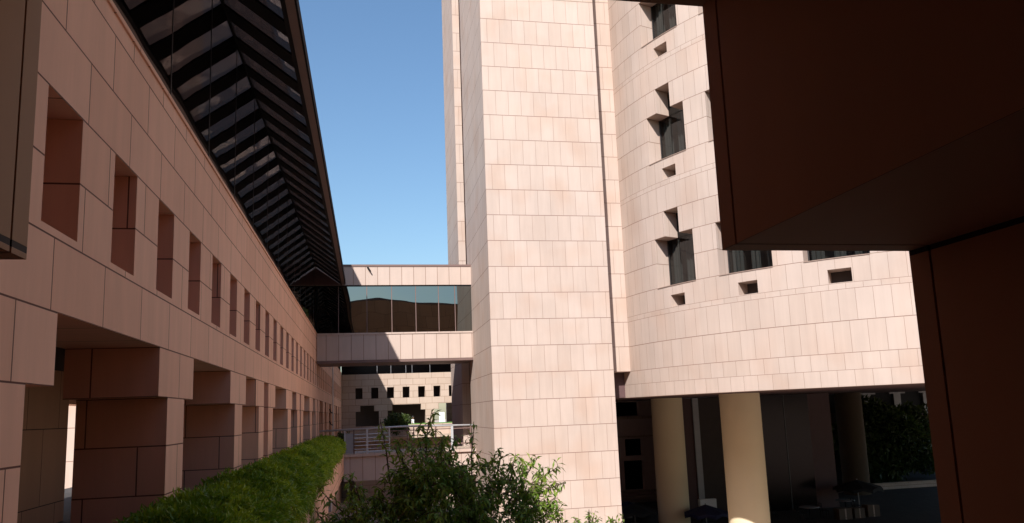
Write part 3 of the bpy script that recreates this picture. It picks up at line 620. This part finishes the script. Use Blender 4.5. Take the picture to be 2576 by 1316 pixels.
umbrella('black parasol at the lower right, in front of the low pale wall', 53.5, 76.5, -9.9, 2.6, M_black, 'parasols in the undercroft')
def table(label, x, y, h=1.25):
    o = thing('cafe_table', label, 'table', (x, y, G), 'cafe tables in the undercroft'); m = MB(); m.lathe([(0, h), (1.0, h), (1.02, h-.06), (0, h-.07)], (x, y, G), 24); m.build('tabletop', M_grey, o)
    m = MB(); m.tube([(x, y, G), (x, y, G+h-.07)], .07, 8); m.build('leg', M_black, o); m = MB(); m.lathe([(0, .06), (.5, .04), (.52, 0)], (x, y, G), 16); m.build('foot', M_black, o); return o
t1 = table('round cafe table in the undercroft just right of the sunlit column', 40.3, 75)
copy_tree(t1, (5.2, -1.5, 0), label='round cafe table in front of the black glass hall')
copy_tree(t1, (11.5, 1.5, 0), label='round cafe table left of the brown shaded column')
def chair(label, x, y, a):
    o = thing('cafe_chair', label, 'chair', (x, y, G), 'cafe chairs in the undercroft')
    c, s = math.cos(a), math.sin(a); R = lambda p, q, z: (x+c*p-s*q, y+s*p+c*q, G+z)
    m = MB()
    for z in (.72, .78): m.face([R(-.35, -.35, z), R(.35, -.35, z), R(.35, .35, z), R(-.35, .35, z)])
    for i, j in (((-.35, -.35), (.35, -.35)), ((.35, -.35), (.35, .35)), ((.35, .35), (-.35, .35)), ((-.35, .35), (-.35, -.35))): m.face([R(*i, .72), R(*j, .72), R(*j, .78), R(*i, .78)])
    m.build('seat', M_black, o)
    m = MB(); m.tube([R(-.33, .36, .78), R(-.34, .44, 1.5), R(.34, .44, 1.5), R(.33, .36, .78)], .05, 6); m.tube([R(-.33, .41, 1.2), R(.33, .41, 1.2)], .06, 6); m.build('backrest', M_black, o)
    for p in ((-.3, -.3), (.3, -.3), (-.3, .33), (.3, .33)): m = MB(); m.tube([R(*p, 0), R(p[0]*.95, p[1]*.95, .72)], .035, 5); m.build('leg', M_black, o)
    return o
c1 = chair('black cafe chair beside the table right of the sunlit column', 38.9, 74.4, 1.4)
copy_tree(c1, (3.2, .4, 0), label='black cafe chair at the far side of the table right of the sunlit column'); copy_tree(c1, (5.2, -1.7, 0), label='black cafe chair left of the table before the black glass hall')
copy_tree(c1, (8.4, -.8, 0), label='black cafe chair right of the table before the black glass hall'); copy_tree(c1, (13.6, 1.2, 0), label='black cafe chair in front of the brown shaded column')
wb = thing('white_box', 'small pale sign box standing between the cream columns, against the maroon block', 'box', (34.6, 76, G)); part('body', M_white, wb, (34.4, 36.3, 76, 76.5, -11.6, -10.0), bevel=.05); part('plinth', M_black, wb, (34.6, 36.1, 76.05, 76.45, G, -11.6))
for i, (x, y, w_, h, lb) in enumerate(((47.6, 71.5, 1.5, 1.1, 'brown carton on the undercroft floor, leftmost of the row'), (49.6, 71.8, 1.2, 1.0, 'brown carton in the middle of the row on the undercroft floor'), (51.3, 72.0, 1.4, 1.2, 'brown carton at the right end of the row on the undercroft floor'))):
    o = thing('carton', lb, 'box', (x, y, G), 'cartons on the undercroft floor'); part('body', M_terra, o, (x, x+w_, y, y+1, G, G+h), bevel=.02); part('tape', M_far, o, (x+w_*.45, x+w_*.55, y-.01, y, G, G+h))

# ------------------------------------------------------------------ person in white by the far opening
def person(x, y, z0, facing=1):
    """standing figure seen from the side, height 2.85 modules"""
    o = thing('person', 'person in loose white clothes walking past the wide far stepped opening', 'person', (x, y, z0))
    me = bpy.data.meshes.new('body'); H = 2.85*U; X, Y, Z = x*U, y*U, z0*U; s = facing
    J = {'pel': (0, 0, .53, .075), 'wst': (0, 0, .62, .07), 'chs': (.01, 0, .74, .085), 'nck': (.01, 0, .835, .035), 'hd0': (.02, 0, .89, .055), 'hd1': (.02, 0, .95, .058), 'hd2': (.015, 0, .985, .035),
         'hl': (0, .05, .50, .06), 'kl': (.05, .05, .28, .04), 'al': (.0, .05, .05, .025), 'tl': (.08, .05, .02, .02), 'hr': (0, -.05, .50, .06), 'kr': (.06, -.05, .29, .04), 'ar': (.10, -.05, .05, .025), 'tr': (.17, -.05, .02, .02),
         'sl': (.01, .1, .80, .04), 'el': (-.03, .12, .64, .03), 'wl': (.05, .12, .52, .022), 'fl': (.08, .12, .48, .02), 'sr': (.01, -.1, .80, .04), 'er': (.02, -.12, .64, .03), 'wr': (.11, -.12, .55, .022), 'fr': (.14, -.12, .52, .02)}
    E = [('pel', 'wst'), ('wst', 'chs'), ('chs', 'nck'), ('nck', 'hd0'), ('hd0', 'hd1'), ('hd1', 'hd2'), ('pel', 'hl'), ('hl', 'kl'), ('kl', 'al'), ('al', 'tl'), ('pel', 'hr'), ('hr', 'kr'), ('kr', 'ar'), ('ar', 'tr'), ('chs', 'sl'), ('sl', 'el'), ('el', 'wl'), ('wl', 'fl'), ('chs', 'sr'), ('sr', 'er'), ('er', 'wr'), ('wr', 'fr')]
    K = list(J); me.from_pydata([(X+s*J[k][0]*H, Y+J[k][1]*H, Z+J[k][2]*H) for k in K], [(K.index(a), K.index(b)) for a, b in E], [])
    b = bpy.data.objects.new('body', me); COL.objects.link(b); b.modifiers.new('skin', 'SKIN'); b.modifiers.new('sub', 'SUBSURF').levels = 2
    for i, k in enumerate(K): me.skin_vertices[0].data[i].radius = (J[k][3]*H, J[k][3]*H)
    me.skin_vertices[0].data[0].use_root = True; me.materials.append(M_skin); b.parent = o; b.matrix_parent_inverse = o.matrix_world.inverted()
    h = 2.85
    m = MB(); m.lathe([(.16, .02*h+.5*h*.18), (.31, .13*h), (.27, .35*h), (.235, .5*h), (.2, .6*h), (.25, .72*h), (.27, .79*h), (.13, .835*h)], (x, y, z0), 20); m.build('tunic', M_kurta, o, smooth=True)
    m = MB(); m.tube([(x+.03*s, y-.28, z0+.81*h), (x+.05*s, y-.36, z0+.64*h), (x+.3*s, y-.36, z0+.56*h)], [.13, .11, .09], 10); m.build('sleeve', M_kurta, o, smooth=True)
    m = MB(); m.lathe([(.17, -.02), (.185, .08), (.16, .19), (.08, .26), (0, .27)], (x+.02*s, y+.02, z0+.925*h), 16); m.build('hair', M_hair, o, smooth=True)
person(6.85, 119.6, -3.0)
